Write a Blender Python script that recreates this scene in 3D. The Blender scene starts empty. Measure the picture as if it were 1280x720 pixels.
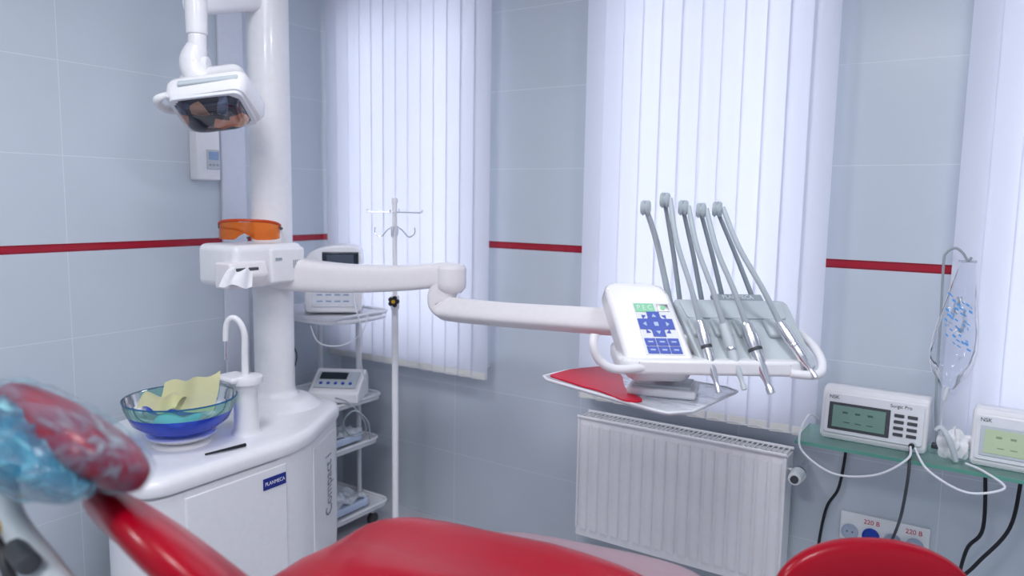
import bpy, bmesh, math, random
from mathutils import Matrix, Vector, noise
random.seed(7)
sc=bpy.context.scene
COL=sc.collection
# ------------------------------------------------------------------ camera
cam_d=bpy.data.cameras.new("camera"); cam=bpy.data.objects.new("camera",cam_d); COL.objects.link(cam)
cam_d.lens=940*36/1280
cam.matrix_world=Matrix.Translation((2.99,-2.9,1.62))@Matrix.Rotation(math.radians(33),4,'Z')@Matrix.Rotation(math.radians(90-6.67),4,'X')@Matrix.Rotation(math.radians(0.92),4,'Z')
cam_d.dof.use_dof=True; cam_d.dof.focus_distance=2.5; cam_d.dof.aperture_fstop=1.8
cam_d.clip_start=0.02
sc.camera=cam
try: sc.view_settings.view_transform='Standard'
except Exception: pass
# ------------------------------------------------------------------ materials
MATS={}
def mat(name,col,rough=0.4,metal=0.0,bump=0.0,scale=40.0,trans=0.0,alpha=1.0,emit=None,es=0.0,coat=0.0,var=0.04,ior=1.45,spec=0.5):
    if name in MATS: return MATS[name]
    m=bpy.data.materials.new(name); m.use_nodes=True; nt=m.node_tree; b=nt.nodes["Principled BSDF"]
    b.inputs["Roughness"].default_value=rough; b.inputs["Metallic"].default_value=metal
    b.inputs["IOR"].default_value=ior; b.inputs["Specular IOR Level"].default_value=spec
    if trans: b.inputs["Transmission Weight"].default_value=trans
    if alpha<1: b.inputs["Alpha"].default_value=alpha
    if coat: b.inputs["Coat Weight"].default_value=coat; b.inputs["Coat Roughness"].default_value=0.08
    if emit: b.inputs["Emission Color"].default_value=(*emit,1); b.inputs["Emission Strength"].default_value=es
    tc=nt.nodes.new("ShaderNodeTexCoord"); n=nt.nodes.new("ShaderNodeTexNoise"); n.inputs["Scale"].default_value=scale; n.inputs["Detail"].default_value=3
    nt.links.new(tc.outputs["Object"],n.inputs["Vector"])
    r=nt.nodes.new("ShaderNodeMix"); r.data_type='RGBA'
    r.inputs[6].default_value=(*[max(0,c*(1-var)) for c in col],1); r.inputs[7].default_value=(*[min(1,c*(1+var)) for c in col],1)
    nt.links.new(n.outputs["Fac"],r.inputs[0]); nt.links.new(r.outputs[2],b.inputs["Base Color"])
    if bump:
        bp=nt.nodes.new("ShaderNodeBump"); bp.inputs["Strength"].default_value=bump; bp.inputs["Distance"].default_value=0.01
        nt.links.new(n.outputs["Fac"],bp.inputs["Height"]); nt.links.new(bp.outputs[0],b.inputs["Normal"])
    MATS[name]=m; return m
def hexc(h):
    v=[int(h[i:i+2],16)/255 for i in (0,2,4)]
    return tuple(((c+0.055)/1.055)**2.4 if c>0.04045 else c/12.92 for c in v)
WHITE=mat("white_enamel",(0.85,0.84,0.86),0.28,coat=0.3)
CREAM=mat("warm_white_plastic",(0.84,0.80,0.81),0.35,coat=0.2)
PLAST=mat("white_plastic",(0.77,0.78,0.82),0.4)
LGREY=mat("light_grey_plastic",(0.54,0.59,0.62),0.4)
MGREY=mat("pale_grey_hose",(0.50,0.56,0.59),0.4)
GREY=mat("grey_silicone",(0.33,0.38,0.41),0.45)
DGREY=mat("dark_grey_plastic",(0.06,0.065,0.075),0.45)
BLACK=mat("black_rubber",(0.012,0.012,0.016),0.5)
CHROME=mat("polished_steel",(0.78,0.79,0.82),0.18,1.0)
STEEL=mat("brushed_steel",(0.80,0.80,0.82),0.24,1.0)
RED=mat("red_upholstery",hexc("A0001C"),0.28,coat=0.12,bump=0.03,scale=120,spec=0.3)
REDP=mat("red_plastic",hexc("CC0430"),0.4,coat=0.1,spec=0.3)
DRED=mat("dark_red_upholstery",hexc("8A1028"),0.35,bump=0.05,scale=30,var=0.15)
BLUE=mat("blue_key",hexc("1844B0"),0.4)
NAVY=mat("navy_print",hexc("1B2A86"),0.4)
TXT=mat("grey_print",hexc("767B8C"),0.5)
BLK=mat("black_print",hexc("20222A"),0.5)
REDT=mat("red_print",hexc("D01828"),0.5)
WTXT=mat("white_print",(0.85,0.85,0.9),0.5)
YEL=mat("yellow_rubber",hexc("D8A818"),0.4)
HEM=mat("blind_weight_plastic",(0.80,0.79,0.75),0.5)
PAPER=mat("tissue_paper",(0.84,0.84,0.86),0.8,bump=0.2,scale=60)
CYANP=mat("cyan_paper",hexc("7CD0E0"),0.7,bump=0.2,scale=50)
LCDG=mat("dark_green_display",hexc("66857C"),0.2,emit=hexc("66857C"),es=0.2)
LCDL=mat("pale_green_display",hexc("B6C6A4"),0.2,emit=hexc("B6C6A4"),es=0.10)
LCDK=mat("dark_display",hexc("1B2632"),0.1,coat=0.4)
LCDB=mat("blue_display",hexc("8FA8CC"),0.3)
LCDV=mat("green_display",hexc("5CB884"),0.3,emit=hexc("5CB884"),es=0.15)
BLUEV=mat("pale_wrapped_plastic",hexc("C4D2EA"),0.3)
GDUCT=mat("duct_plastic",(0.74,0.77,0.85),0.45)
def newmat(name):
    m=bpy.data.materials.new(name); m.use_nodes=True; nt=m.node_tree; N=nt.nodes
    for n in list(N):
        if n.type!='OUTPUT_MATERIAL': N.remove(n)
    return m,N,nt.links,[n for n in N if n.type=='OUTPUT_MATERIAL'][0]
def painted_reflection_mat():
    m=bpy.data.materials.new("painted_reflection_glass"); m.use_nodes=True; nt=m.node_tree; N=nt.nodes; L=nt.links; b=N["Principled BSDF"]
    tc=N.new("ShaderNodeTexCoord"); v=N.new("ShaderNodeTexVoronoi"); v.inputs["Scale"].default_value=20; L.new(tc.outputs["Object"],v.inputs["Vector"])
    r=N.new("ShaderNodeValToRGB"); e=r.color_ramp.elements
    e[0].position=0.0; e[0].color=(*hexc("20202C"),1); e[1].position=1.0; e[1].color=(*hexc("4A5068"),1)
    for p,c in ((0.45,"2A2A38"),(0.55,"8A3A30"),(0.66,"B88A70"),(0.75,"2C2C3C")):  # orange and pale cells imitate reflections, painted into the base colour
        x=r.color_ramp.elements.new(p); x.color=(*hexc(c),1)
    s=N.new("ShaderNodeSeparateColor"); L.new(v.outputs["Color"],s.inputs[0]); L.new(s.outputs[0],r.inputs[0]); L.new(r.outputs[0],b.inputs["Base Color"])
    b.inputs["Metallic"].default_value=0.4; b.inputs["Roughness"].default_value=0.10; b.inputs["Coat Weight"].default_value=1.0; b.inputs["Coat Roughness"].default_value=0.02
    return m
MIRR=painted_reflection_mat()
def wall_mat():
    m=bpy.data.materials.new("wall_tiles"); m.use_nodes=True; nt=m.node_tree; N=nt.nodes; L=nt.links; b=N["Principled BSDF"]
    g=N.new("ShaderNodeNewGeometry"); s=N.new("ShaderNodeSeparateXYZ"); L.new(g.outputs["Position"],s.inputs[0])
    sn=N.new("ShaderNodeSeparateXYZ"); L.new(g.outputs["True Normal"],sn.inputs[0])
    def mth(op,a,bb=None,c=None):
        n=N.new("ShaderNodeMath"); n.operation=op
        for i,v in enumerate((a,bb,c)):
            if v is None: continue
            if isinstance(v,(int,float)): n.inputs[i].default_value=v
            else: L.new(v,n.inputs[i])
        return n.outputs[0]
    ax=mth('ABSOLUTE',sn.outputs["X"]); isx=mth('GREATER_THAN',ax,0.5)
    h=mth('ADD',mth('MULTIPLY',mth('SUBTRACT',s.outputs["X"],0.78),mth('SUBTRACT',1.0,isx)),mth('MULTIPLY',mth('ADD',s.outputs["Y"],1.42),isx))
    def line(coord,per,w): return mth('LESS_THAN',mth('PINGPONG',coord,per/2),w)
    lv=line(h,0.70,0.0013)
    zz=mth('SUBTRACT',s.outputs["Z"],0.01)
    lh=line(mth('ADD',zz,0.0),0.35,0.0013)
    grout=mth('MAXIMUM',lv,lh)
    st=mth('MULTIPLY',mth('GREATER_THAN',s.outputs["Z"],1.396),mth('LESS_THAN',s.outputs["Z"],1.428))
    ste=mth('MAXIMUM',mth('MULTIPLY',mth('GREATER_THAN',s.outputs["Z"],1.398),mth('LESS_THAN',s.outputs["Z"],1.401)),mth('MULTIPLY',mth('GREATER_THAN',s.outputs["Z"],1.423),mth('LESS_THAN',s.outputs["Z"],1.426)))
    nz=N.new("ShaderNodeTexNoise"); nz.inputs["Scale"].default_value=3.0; nz.inputs["Detail"].default_value=6; L.new(g.outputs["Position"],nz.inputs["Vector"])
    def mix(f,a,bb):
        n=N.new("ShaderNodeMix"); n.data_type='RGBA'
        if isinstance(f,(int,float)): n.inputs[0].default_value=f
        else: L.new(f,n.inputs[0])
        for i,v in ((6,a),(7,bb)):
            if isinstance(v,tuple): n.inputs[i].default_value=(*v,1)
            else: L.new(v,n.inputs[i])
        return n.outputs[2]
    base=mix(nz.outputs["Fac"],(0.555,0.61,0.675),(0.605,0.66,0.725))
    c1=mix(grout,base,(0.74,0.78,0.83))
    red=mix(ste,hexc("A80A28"),hexc("6A0820"))
    c2=mix(st,c1,red)
    L.new(c2,b.inputs["Base Color"]); b.inputs["Roughness"].default_value=0.25
    bp=N.new("ShaderNodeBump"); bp.inputs["Strength"].default_value=0.4; bp.inputs["Distance"].default_value=0.002; bp.invert=True
    L.new(grout,bp.inputs["Height"]); L.new(bp.outputs[0],b.inputs["Normal"])
    return m
WALL=wall_mat()
CEIL=mat("ceiling_paint",(0.85,0.85,0.87),0.8)
FLOOR=mat("floor_vinyl",(0.58,0.59,0.64),0.35,scale=6,var=0.08)
FRAME=mat("window_frame_plastic",(0.8,0.82,0.85),0.35)
def blind_mat():
    m,N,L,out=newmat("blind_fabric")
    d=N.new("ShaderNodeBsdfDiffuse"); t=N.new("ShaderNodeBsdfTranslucent"); mx=N.new("ShaderNodeMixShader"); mx.inputs[0].default_value=0.48
    w=N.new("ShaderNodeTexWave"); w.inputs["Scale"].default_value=120; w.bands_direction='X'
    tc=N.new("ShaderNodeTexCoord"); L.new(tc.outputs["Object"],w.inputs["Vector"])
    r=N.new("ShaderNodeMix"); r.data_type='RGBA'; r.inputs[6].default_value=(0.755,0.77,0.86,1); r.inputs[7].default_value=(0.805,0.82,0.90,1)
    L.new(w.outputs["Fac"],r.inputs[0]); L.new(r.outputs[2],d.inputs[0]); L.new(r.outputs[2],t.inputs[0])
    L.new(d.outputs[0],mx.inputs[1]); L.new(t.outputs[0],mx.inputs[2]); L.new(mx.outputs[0],out.inputs[0]); return m
BLIND=blind_mat()
def pane_mat(name,tint,fac,rough=0.02):
    m,N,L,out=newmat(name)
    t=N.new("ShaderNodeBsdfTransparent"); t.inputs[0].default_value=(*tint,1); g=N.new("ShaderNodeBsdfGlossy"); g.inputs["Roughness"].default_value=rough
    lw=N.new("ShaderNodeFresnel"); lw.inputs["IOR"].default_value=1.45
    mth=N.new("ShaderNodeMath"); mth.operation='ADD'; mth.inputs[1].default_value=fac; mth.use_clamp=True; L.new(lw.outputs[0],mth.inputs[0])
    mx=N.new("ShaderNodeMixShader"); L.new(mth.outputs[0],mx.inputs[0])
    L.new(t.outputs[0],mx.inputs[1]); L.new(g.outputs[0],mx.inputs[2]); L.new(mx.outputs[0],out.inputs[0]); return m
PANE=pane_mat("window_glass",(1,1,1),0.0)
def tinted(name,tint,body,op,trl=0.5,rough=0.08,ior=1.45):
    m,N,L,out=newmat(name)
    t=N.new("ShaderNodeBsdfTransparent"); t.inputs[0].default_value=(*tint,1)
    d=N.new("ShaderNodeBsdfDiffuse"); d.inputs[0].default_value=(*body,1); tr=N.new("ShaderNodeBsdfTranslucent"); tr.inputs[0].default_value=(*body,1)
    tc=N.new("ShaderNodeTexCoord"); n=N.new("ShaderNodeTexNoise"); n.inputs["Scale"].default_value=12; L.new(tc.outputs["Object"],n.inputs["Vector"])
    m1=N.new("ShaderNodeMixShader"); m1.inputs[0].default_value=trl; L.new(d.outputs[0],m1.inputs[1]); L.new(tr.outputs[0],m1.inputs[2])
    mr=N.new("ShaderNodeMapRange"); mr.inputs[3].default_value=max(0,op-0.05); mr.inputs[4].default_value=min(1,op+0.05); L.new(n.outputs["Fac"],mr.inputs[0])
    m2=N.new("ShaderNodeMixShader"); L.new(mr.outputs[0],m2.inputs[0]); L.new(t.outputs[0],m2.inputs[1]); L.new(m1.outputs[0],m2.inputs[2])
    g=N.new("ShaderNodeBsdfGlossy"); g.inputs["Roughness"].default_value=rough; fr=N.new("ShaderNodeFresnel"); fr.inputs["IOR"].default_value=ior
    m3=N.new("ShaderNodeMixShader"); L.new(fr.outputs[0],m3.inputs[0]); L.new(m2.outputs[0],m3.inputs[1]); L.new(g.outputs[0],m3.inputs[2]); L.new(m3.outputs[0],out.inputs[0]); return m
BGLASS=tinted("cobalt_glass",hexc("5080FF"),hexc("1440D4"),0.66)
GGLASS=tinted("aqua_green_glass",hexc("CCEEE6"),hexc("70BCB0"),0.38)
RGLASS=tinted("teal_rim_glass",hexc("80B8E0"),hexc("2A78B8"),0.7)
SGLASS=tinted("shelf_glass",hexc("F0FFFB"),hexc("C8F0E6"),0.45,ior=1.25)
EGLASS=tinted("glass_edge_green",hexc("B0ECDC"),hexc("94DCCC"),0.75)
AMBER=tinted("amber_lens",hexc("FFA048"),hexc("F06A10"),0.55)
BIB=tinted("yellow_paper_bib",hexc("FAF6D0"),hexc("F2ECB4"),0.88,0.35,0.6,1.15)
BAGF=tinted("clear_bag_film",(0.97,0.98,1.0),(0.85,0.90,0.98),0.14,0.5,0.05)
def film_mat(name,col,op,rough=0.15,col2=None,bs=0.3):
    m=bpy.data.materials.new(name); m.use_nodes=True; nt=m.node_tree; N=nt.nodes; L=nt.links
    b=N["Principled BSDF"]; out=[n for n in N if n.type=='OUTPUT_MATERIAL'][0]
    b.inputs["Base Color"].default_value=(*col,1); b.inputs["Roughness"].default_value=rough; b.inputs["Coat Weight"].default_value=0.5
    t=N.new("ShaderNodeBsdfTransparent"); mx=N.new("ShaderNodeMixShader")
    tc=N.new("ShaderNodeTexCoord"); n=N.new("ShaderNodeTexNoise"); n.inputs["Scale"].default_value=10; n.inputs["Detail"].default_value=5; n.inputs["Distortion"].default_value=0.9
    mp=N.new("ShaderNodeMapping"); mp.inputs["Rotation"].default_value=(0.3,0.5,0.6); mp.inputs["Scale"].default_value=(0.7,3.4,3.4)
    L.new(tc.outputs["Object"],mp.inputs[0]); L.new(mp.outputs[0],n.inputs["Vector"])
    if col2:
        c=N.new("ShaderNodeMix"); c.data_type='RGBA'; c.inputs[6].default_value=(*col,1); c.inputs[7].default_value=(*col2,1)
        r2=N.new("ShaderNodeMapRange"); r2.inputs[1].default_value=0.5; r2.inputs[2].default_value=0.68; L.new(n.outputs["Fac"],r2.inputs[0]); L.new(r2.outputs[0],c.inputs[0]); L.new(c.outputs[2],b.inputs["Base Color"])
    mr=N.new("ShaderNodeMapRange"); mr.inputs[1].default_value=0.35; mr.inputs[2].default_value=0.65; mr.inputs[3].default_value=max(0,op-0.25); mr.inputs[4].default_value=min(1,op+0.25)
    L.new(n.outputs["Fac"],mr.inputs[0]); L.new(mr.outputs[0],mx.inputs[0])
    L.new(t.outputs[0],mx.inputs[1]); L.new(b.outputs[0],mx.inputs[2]); L.new(mx.outputs[0],out.inputs[0])
    bp=N.new("ShaderNodeBump"); bp.inputs["Strength"].default_value=bs; bp.inputs["Distance"].default_value=0.012; L.new(n.outputs["Fac"],bp.inputs["Height"]); L.new(bp.outputs[0],b.inputs["Normal"])
    return m
TEALF=film_mat("cyan_plastic_film",hexc("1A84A8"),0.56,0.18,hexc("8CD0D8"),1.0)
TEALT=film_mat("thin_cyan_film",hexc("2E809C"),0.22,0.15,hexc("98C8D0"),1.0)
TRAYF=film_mat("clear_acrylic",(0.80,0.85,0.92),0.65,0.1)

# ------------------------------------------------------------------ geometry helpers
def T(x,y,z): return Matrix.Translation((x,y,z))
def RZ(a): return Matrix.Rotation(math.radians(a),4,'Z')
def RX(a): return Matrix.Rotation(math.radians(a),4,'X')
def RY(a): return Matrix.Rotation(math.radians(a),4,'Y')
def frame(pos,right,up):
    r=Vector(right).normalized(); u=Vector(up); u=(u-r*u.dot(r)).normalized(); n=r.cross(u)
    M=Matrix.Identity(4)
    for i in range(3): M[i][0]=r[i]; M[i][1]=u[i]; M[i][2]=n[i]; M[i][3]=pos[i]
    return M
def catmull(pts,n):
    P=[Vector(p) for p in pts]
    if len(P)<3 or n<=1: return P,[i for i in range(len(P))]
    out=[];par=[]
    for i in range(len(P)-1):
        p0=P[max(i-1,0)];p1=P[i];p2=P[i+1];p3=P[min(i+2,len(P)-1)]
        for k in range(n):
            t=k/n
            out.append(0.5*((2*p1)+(-p0+p2)*t+(2*p0-5*p1+4*p2-p3)*t*t+(-p0+3*p1-3*p2+p3)*t**3)); par.append(i+t)
    out.append(P[-1]); par.append(len(P)-1)
    return out,par
def round_poly(pts,rad,n=6):
    out=[]; N_=len(pts)
    for i in range(N_):
        p=Vector(pts[i]); a=Vector(pts[i-1]); c=Vector(pts[(i+1)%N_]); r=rad[i] if isinstance(rad,(list,tuple)) else rad
        d1=(a-p); d2=(c-p); r1=min(r,d1.length*0.48,d2.length*0.48)
        if r1<1e-4: out.append(tuple(p)); continue
        s=p+d1.normalized()*r1; e=p+d2.normalized()*r1
        for k in range(n+1):
            t=k/n; q=s*(1-t)**2+p*2*t*(1-t)+e*t*t; out.append((q.x,q.y))
    return out
class B:
    def __init__(s): s.bm=bmesh.new(); s.mats=[]
    def mi(s,m):
        if m not in s.mats: s.mats.append(m)
        return s.mats.index(m)
    def add(s,t,m,M=None,smooth=True):
        i=s.mi(m)
        for f in t.faces: f.material_index=i; f.smooth=smooth
        if M is not None: bmesh.ops.transform(t,matrix=M,verts=t.verts)
        me=bpy.data.meshes.new("tmp"); t.to_mesh(me); t.free(); s.bm.from_mesh(me); bpy.data.meshes.remove(me); return s
    def box(s,c,size,m,bev=0.004,M=None,seg=2):
        t=bmesh.new(); bmesh.ops.create_cube(t,size=1)
        bmesh.ops.transform(t,matrix=Matrix.Translation(c)@Matrix.Diagonal((*size,1)),verts=t.verts)
        bv=min(bev,min(size)*0.45)
        if bv>0: bmesh.ops.bevel(t,geom=t.edges[:],offset=bv,segments=seg,profile=0.5,affect='EDGES')
        return s.add(t,m,M)
    def loft(s,rings,m,M=None):
        t=bmesh.new(); R=[[t.verts.new(p) for p in r] for r in rings]
        for a,b in zip(R,R[1:]):
            for k in range(len(a)): t.faces.new((a[k],a[(k+1)%len(a)],b[(k+1)%len(a)],b[k]))
        t.faces.new(R[0]); t.faces.new(R[-1]); bmesh.ops.recalc_face_normals(t,faces=t.faces)
        return s.add(t,m,M)
    def lathe(s,prof,m,M=None,segs=32,sx=1,sy=1):
        t=bmesh.new(); rings=[]
        for r,z in prof:
            if r<1e-5: rings.append([t.verts.new((0,0,z))])
            else: rings.append([t.verts.new((r*math.cos(2*math.pi*k/segs)*sx,r*math.sin(2*math.pi*k/segs)*sy,z)) for k in range(segs)])
        for a,b in zip(rings,rings[1:]):
            for k in range(segs):
                k2=(k+1)%segs
                if len(a)==1 and len(b)==1: continue
                if len(a)==1: t.faces.new((a[0],b[k2],b[k]))
                elif len(b)==1: t.faces.new((a[k],a[k2],b[0]))
                else: t.faces.new((a[k],a[k2],b[k2],b[k]))
        bmesh.ops.recalc_face_normals(t,faces=t.faces)
        return s.add(t,m,M)
    def cyl(s,p0,p1,r0,m,r1=None,segs=20,bev=0.0):
        p0=Vector(p0);p1=Vector(p1);d=p1-p0;L=d.length;r1=r0 if r1 is None else r1
        q=d.to_track_quat('Z','Y').to_matrix().to_4x4()
        if bev>0: pr=[(0,0),(r0-bev,0),(r0-bev*.3,bev*.3),(r0,bev),(r1,L-bev),(r1-bev*.3,L-bev*.3),(r1-bev,L),(0,L)]
        else: pr=[(0,0),(r0,0),(r1,L),(0,L)]
        return s.lathe(pr,m,Matrix.Translation(p0)@q,segs)
    def tube(s,pts,r,m,segs=8,n=6,asp=1.0,pw=2.0,M=None,up=(0,0,1),cyc=False):
        P,par=catmull(pts,n)
        if not isinstance(r,(list,tuple)): r=[r]*len(pts)
        t=bmesh.new(); rings=[]; prev=None
        for i,p in enumerate(P):
            d=(P[min(i+1,len(P)-1)]-P[max(i-1,0)]).normalized()
            a=int(par[i]); f=par[i]-a; rr=r[a]*(1-f)+r[min(a+1,len(r)-1)]*f
            if prev is None:
                u=Vector(up)
                if abs(d.dot(u))>0.95: u=Vector((1,0,0)) if abs(d.x)<0.9 else Vector((0,1,0))
            else: u=prev
            u=(u-d*u.dot(d)).normalized(); prev=u; w=d.cross(u)
            ring=[]
            for k in range(segs):
                an=2*math.pi*(k+0.5)/segs; c=math.cos(an); sn=math.sin(an)
                cx=math.copysign(abs(c)**(2/pw),c); sy=math.copysign(abs(sn)**(2/pw),sn)
                ring.append(t.verts.new(p+u*rr*sy+w*rr*asp*cx))
            rings.append(ring)
        for a,b in zip(rings,rings[1:]):
            for k in range(segs): t.faces.new((a[k],a[(k+1)%segs],b[(k+1)%segs],b[k]))
        t.faces.new(rings[0]); t.faces.new(rings[-1])
        bmesh.ops.recalc_face_normals(t,faces=t.faces)
        return s.add(t,m,M)
    def prism(s,poly,z0,z1,m,bev=0.0,M=None,seg=3):
        t=bmesh.new(); vs=[t.verts.new((x,y,z0)) for x,y in poly]; f=t.faces.new(vs)
        r=bmesh.ops.extrude_face_region(t,geom=[f]); bmesh.ops.translate(t,vec=(0,0,z1-z0),verts=[v for v in r["geom"] if isinstance(v,bmesh.types.BMVert)])
        bmesh.ops.recalc_face_normals(t,faces=t.faces)
        if bev>0: bmesh.ops.bevel(t,geom=t.edges[:],offset=bev,segments=seg,profile=0.5,affect='EDGES')
        return s.add(t,m,M)
    def grid(s,fn,nu,nv,m,thick=0.0,M=None):
        t=bmesh.new(); g=[[t.verts.new(fn(i/nu,j/nv)) for j in range(nv+1)] for i in range(nu+1)]
        for i in range(nu):
            for j in range(nv): t.faces.new((g[i][j],g[i+1][j],g[i+1][j+1],g[i][j+1]))
        if thick:
            bmesh.ops.recalc_face_normals(t,faces=t.faces); bmesh.ops.solidify(t,geom=t.faces[:],thickness=thick)
        return s.add(t,m,M)
    def pad(s,size,m,M=None,e=4.0,ez=2.4,nu=48,nv=16,fn=None):
        t=bmesh.new(); a,b,c=size[0]/2,size[1]/2,size[2]/2; rings=[]
        lev=[]
        for j in range(nv+1):
            ph=-math.pi/2+math.pi*j/nv; cp=abs(math.cos(ph))**(2/ez); sp=math.copysign(abs(math.sin(ph))**(2/ez),math.sin(ph))
            lev.append((cp if j not in (0,nv) else 0,sp))
        full=[lev[0]]
        c1=lev[1]; full+=[(c1[0]*k/6,lev[0][1]+(c1[1]-lev[0][1])*(k/6)**ez) for k in range(1,6)]
        full+=lev[1:-1]
        c2=lev[-2]; full+=[(c2[0]*k/6,lev[-1][1]+(c2[1]-lev[-1][1])*(k/6)**ez) for k in range(5,0,-1)]
        full.append(lev[-1])
        for cp,sp in full:
            if cp==0: rings.append([t.verts.new((0,0,c*sp))]); continue
            ring=[]
            for i in range(nu):
                th=2*math.pi*i/nu; x=math.copysign(abs(math.cos(th))**(2/e),math.cos(th)); y=math.copysign(abs(math.sin(th))**(2/e),math.sin(th))
                ring.append(t.verts.new((a*cp*x,b*cp*y,c*sp)))
            rings.append(ring)
        for p,q in zip(rings,rings[1:]):
            for k in range(nu):
                k2=(k+1)%nu
                if len(p)==1: t.faces.new((p[0],q[k2],q[k]))
                elif len(q)==1: t.faces.new((p[k],p[k2],q[0]))
                else: t.faces.new((p[k],p[k2],q[k2],q[k]))
        if fn:
            for v in t.verts: v.co=Vector(fn(v.co))
        bmesh.ops.recalc_face_normals(t,faces=t.faces)
        return s.add(t,m,M)
    def text(s,body,size,M,m,ax='CENTER',ay='CENTER',ext=0.0003,sx=1.0,off=0.0):
        c=bpy.data.curves.new("t",'FONT'); c.body=body; c.size=size; c.align_x=ax; c.align_y=ay; c.extrude=ext; c.offset=off
        o=bpy.data.objects.new("t",c); COL.objects.link(o); bpy.context.view_layer.update()
        dg=bpy.context.evaluated_depsgraph_get(); me=bpy.data.meshes.new_from_object(o.evaluated_get(dg))
        bpy.data.objects.remove(o); bpy.data.curves.remove(c)
        t=bmesh.new(); t.from_mesh(me); bpy.data.meshes.remove(me)
        return s.add(t,m,M@Matrix.Diagonal((sx,1,1,1)),False)
    def mesh(s,name):
        me=bpy.data.meshes.new(name); s.bm.to_mesh(me); s.bm.free()
        for m in s.mats: me.materials.append(m)
        me.set_sharp_from_angle(angle=math.radians(50)); return me
W={}
def put(name,b,M=None,parent=None,label=None,cat=None,group=None,kind=None):
    me=b.mesh(name) if isinstance(b,B) else b
    o=bpy.data.objects.new(name,me); COL.objects.link(o)
    M=M if M is not None else Matrix.Identity(4)
    xs=[v.co for v in me.vertices]
    c=Vector(((min(v.x for v in xs)+max(v.x for v in xs))/2,(min(v.y for v in xs)+max(v.y for v in xs))/2,min(v.z for v in xs)))
    me.transform(Matrix.Translation(-c)); M=M@Matrix.Translation(c)
    wn=o.modifiers.new("wn",'WEIGHTED_NORMAL'); wn.keep_sharp=True
    o.matrix_basis=M; W[o.name]=M
    if parent is not None:
        o.parent=parent; o.matrix_parent_inverse=W[parent.name].inverted()
    if label: o["label"]=label
    if cat: o["category"]=cat
    if group: o["group"]=group
    if kind: o["kind"]=kind
    return o
def thing(name,loc,label,cat,group=None):
    o=bpy.data.objects.new(name,None); o.empty_display_size=0.1; COL.objects.link(o); o.matrix_basis=Matrix.Translation(loc); W[o.name]=Matrix.Translation(loc)
    o["label"]=label; o["category"]=cat
    if group: o["group"]=group
    return o

# ------------------------------------------------------------------ room shell
H=2.9; XR=4.7; YF=-4.6
wins=[(0.06,0.972),(1.57,2.43),(2.92,3.85)]; WZ0,WZ1=0.84,2.62
b=B(); TH=0.25
def wb(x0,x1,z0,z1): b.box(((x0+x1)/2,TH/2,(z0+z1)/2),(x1-x0,TH,z1-z0),WALL,0)
wb(-0.2,XR+0.2,0,WZ0); wb(-0.2,XR+0.2,WZ1,H)
xs=[-0.2]+[v for w in wins for v in w]+[XR+0.2]
for i in range(0,len(xs),2): wb(xs[i],xs[i+1],WZ0,WZ1)
put("wall_back",b,kind="structure")
b=B(); b.box((-0.1,YF/2,H/2),(0.2,-YF,H),WALL,0); put("wall_left",b,kind="structure")
b=B(); b.box((XR+0.1,YF/2,H/2),(0.2,-YF,H),WALL,0); put("wall_right",b,kind="structure")
b=B(); b.box((XR/2,YF-0.1,H/2),(XR+0.4,0.2,H),WALL,0); put("wall_front",b,kind="structure")
b=B(); b.box((XR/2,YF/2+0.1,-0.05),(XR+0.4,-YF+0.4,0.1),FLOOR,0); put("floor",b,kind="structure")
b=B(); b.box((XR/2,YF/2+0.1,H+0.05),(XR+0.4,-YF+0.4,0.1),CEIL,0); put("ceiling",b,kind="structure")
for i,(x0,x1) in enumerate(wins):
    b=B(); y=0.16; f=0.06
    b.box(((x0+x1)/2,y,WZ0+f/2),(x1-x0,0.07,f),FRAME); b.box(((x0+x1)/2,y,WZ1-f/2),(x1-x0,0.07,f),FRAME)
    for x in (x0+f/2,x1-f/2,(x0+x1)/2): b.box((x,y,(WZ0+WZ1)/2),(f,0.07,WZ1-WZ0),FRAME)
    b.box(((x0+x1)/2,y,(WZ0+WZ1)/2),(x1-x0-0.04,0.006,WZ1-WZ0-0.04),PANE,0)
    put("window_%d"%(i+1),b,kind="structure")
    b=B(); b.box(((x0+x1)/2,0.035,WZ0-0.005),(x1-x0+0.03,0.17,0.025),FRAME,0.006)
    put("trim_%d"%(i+1),b,kind="structure")
# ------------------------------------------------------------------ vertical blinds
def blinds(x0,x1,label,seed):
    rnd=random.Random(seed); zb=0.79; zt=2.66; pitch=0.079; n=round((x1-x0)/pitch)
    th=thing("vertical_blind",((x0+x1)/2,-0.10,zb),label,"blinds","vertical blinds over the windows")
    b=B(); hb=B(); ch=B()
    p=(x1-x0)/n
    for i in range(n):
        cx=x0+p*(i+0.5); a=math.radians(8.5+rnd.uniform(-0.8,0.8)); w=p*1.10
        def fn(u,v,cx=cx,a=a,w=w):
            s=(u-0.5)*w; bulge=0.003*math.cos(math.pi*(u-0.5)); z=zb+v*(zt-zb)
            return (cx+s*math.cos(a)-bulge*math.sin(a),-0.10+s*math.sin(a)-bulge*math.cos(a),z)
        b.grid(fn,6,1,BLIND,0.0)
        b.box((0,0,0.014),(w*0.80,0.004,0.032),HEM,0.001,M=T(cx,-0.104,zb)@Matrix.Rotation(a,4,'Z'))
        if i<n-1: ch.tube([(cx,-0.112,zb+0.012),(cx+p*0.5,-0.113,zb+0.006),(cx+p,-0.112,zb+0.012)],0.0012,PLAST,segs=5,n=4)
    hb.box(((x0+x1)/2,-0.07,zt+0.02),(x1-x0+0.02,0.045,0.04),PLAST)
    put("slats",b,parent=th); put("headrail",hb,parent=th); put("bottom_chain",ch,parent=th)
blinds(0.015,1.035,"white vertical fabric blinds closed over the corner window",1)
blinds(1.525,2.475,"white vertical fabric blinds closed above the radiator",2)
blinds(2.865,3.90,"white vertical fabric blinds closed beside the glass shelf",3)
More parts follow.
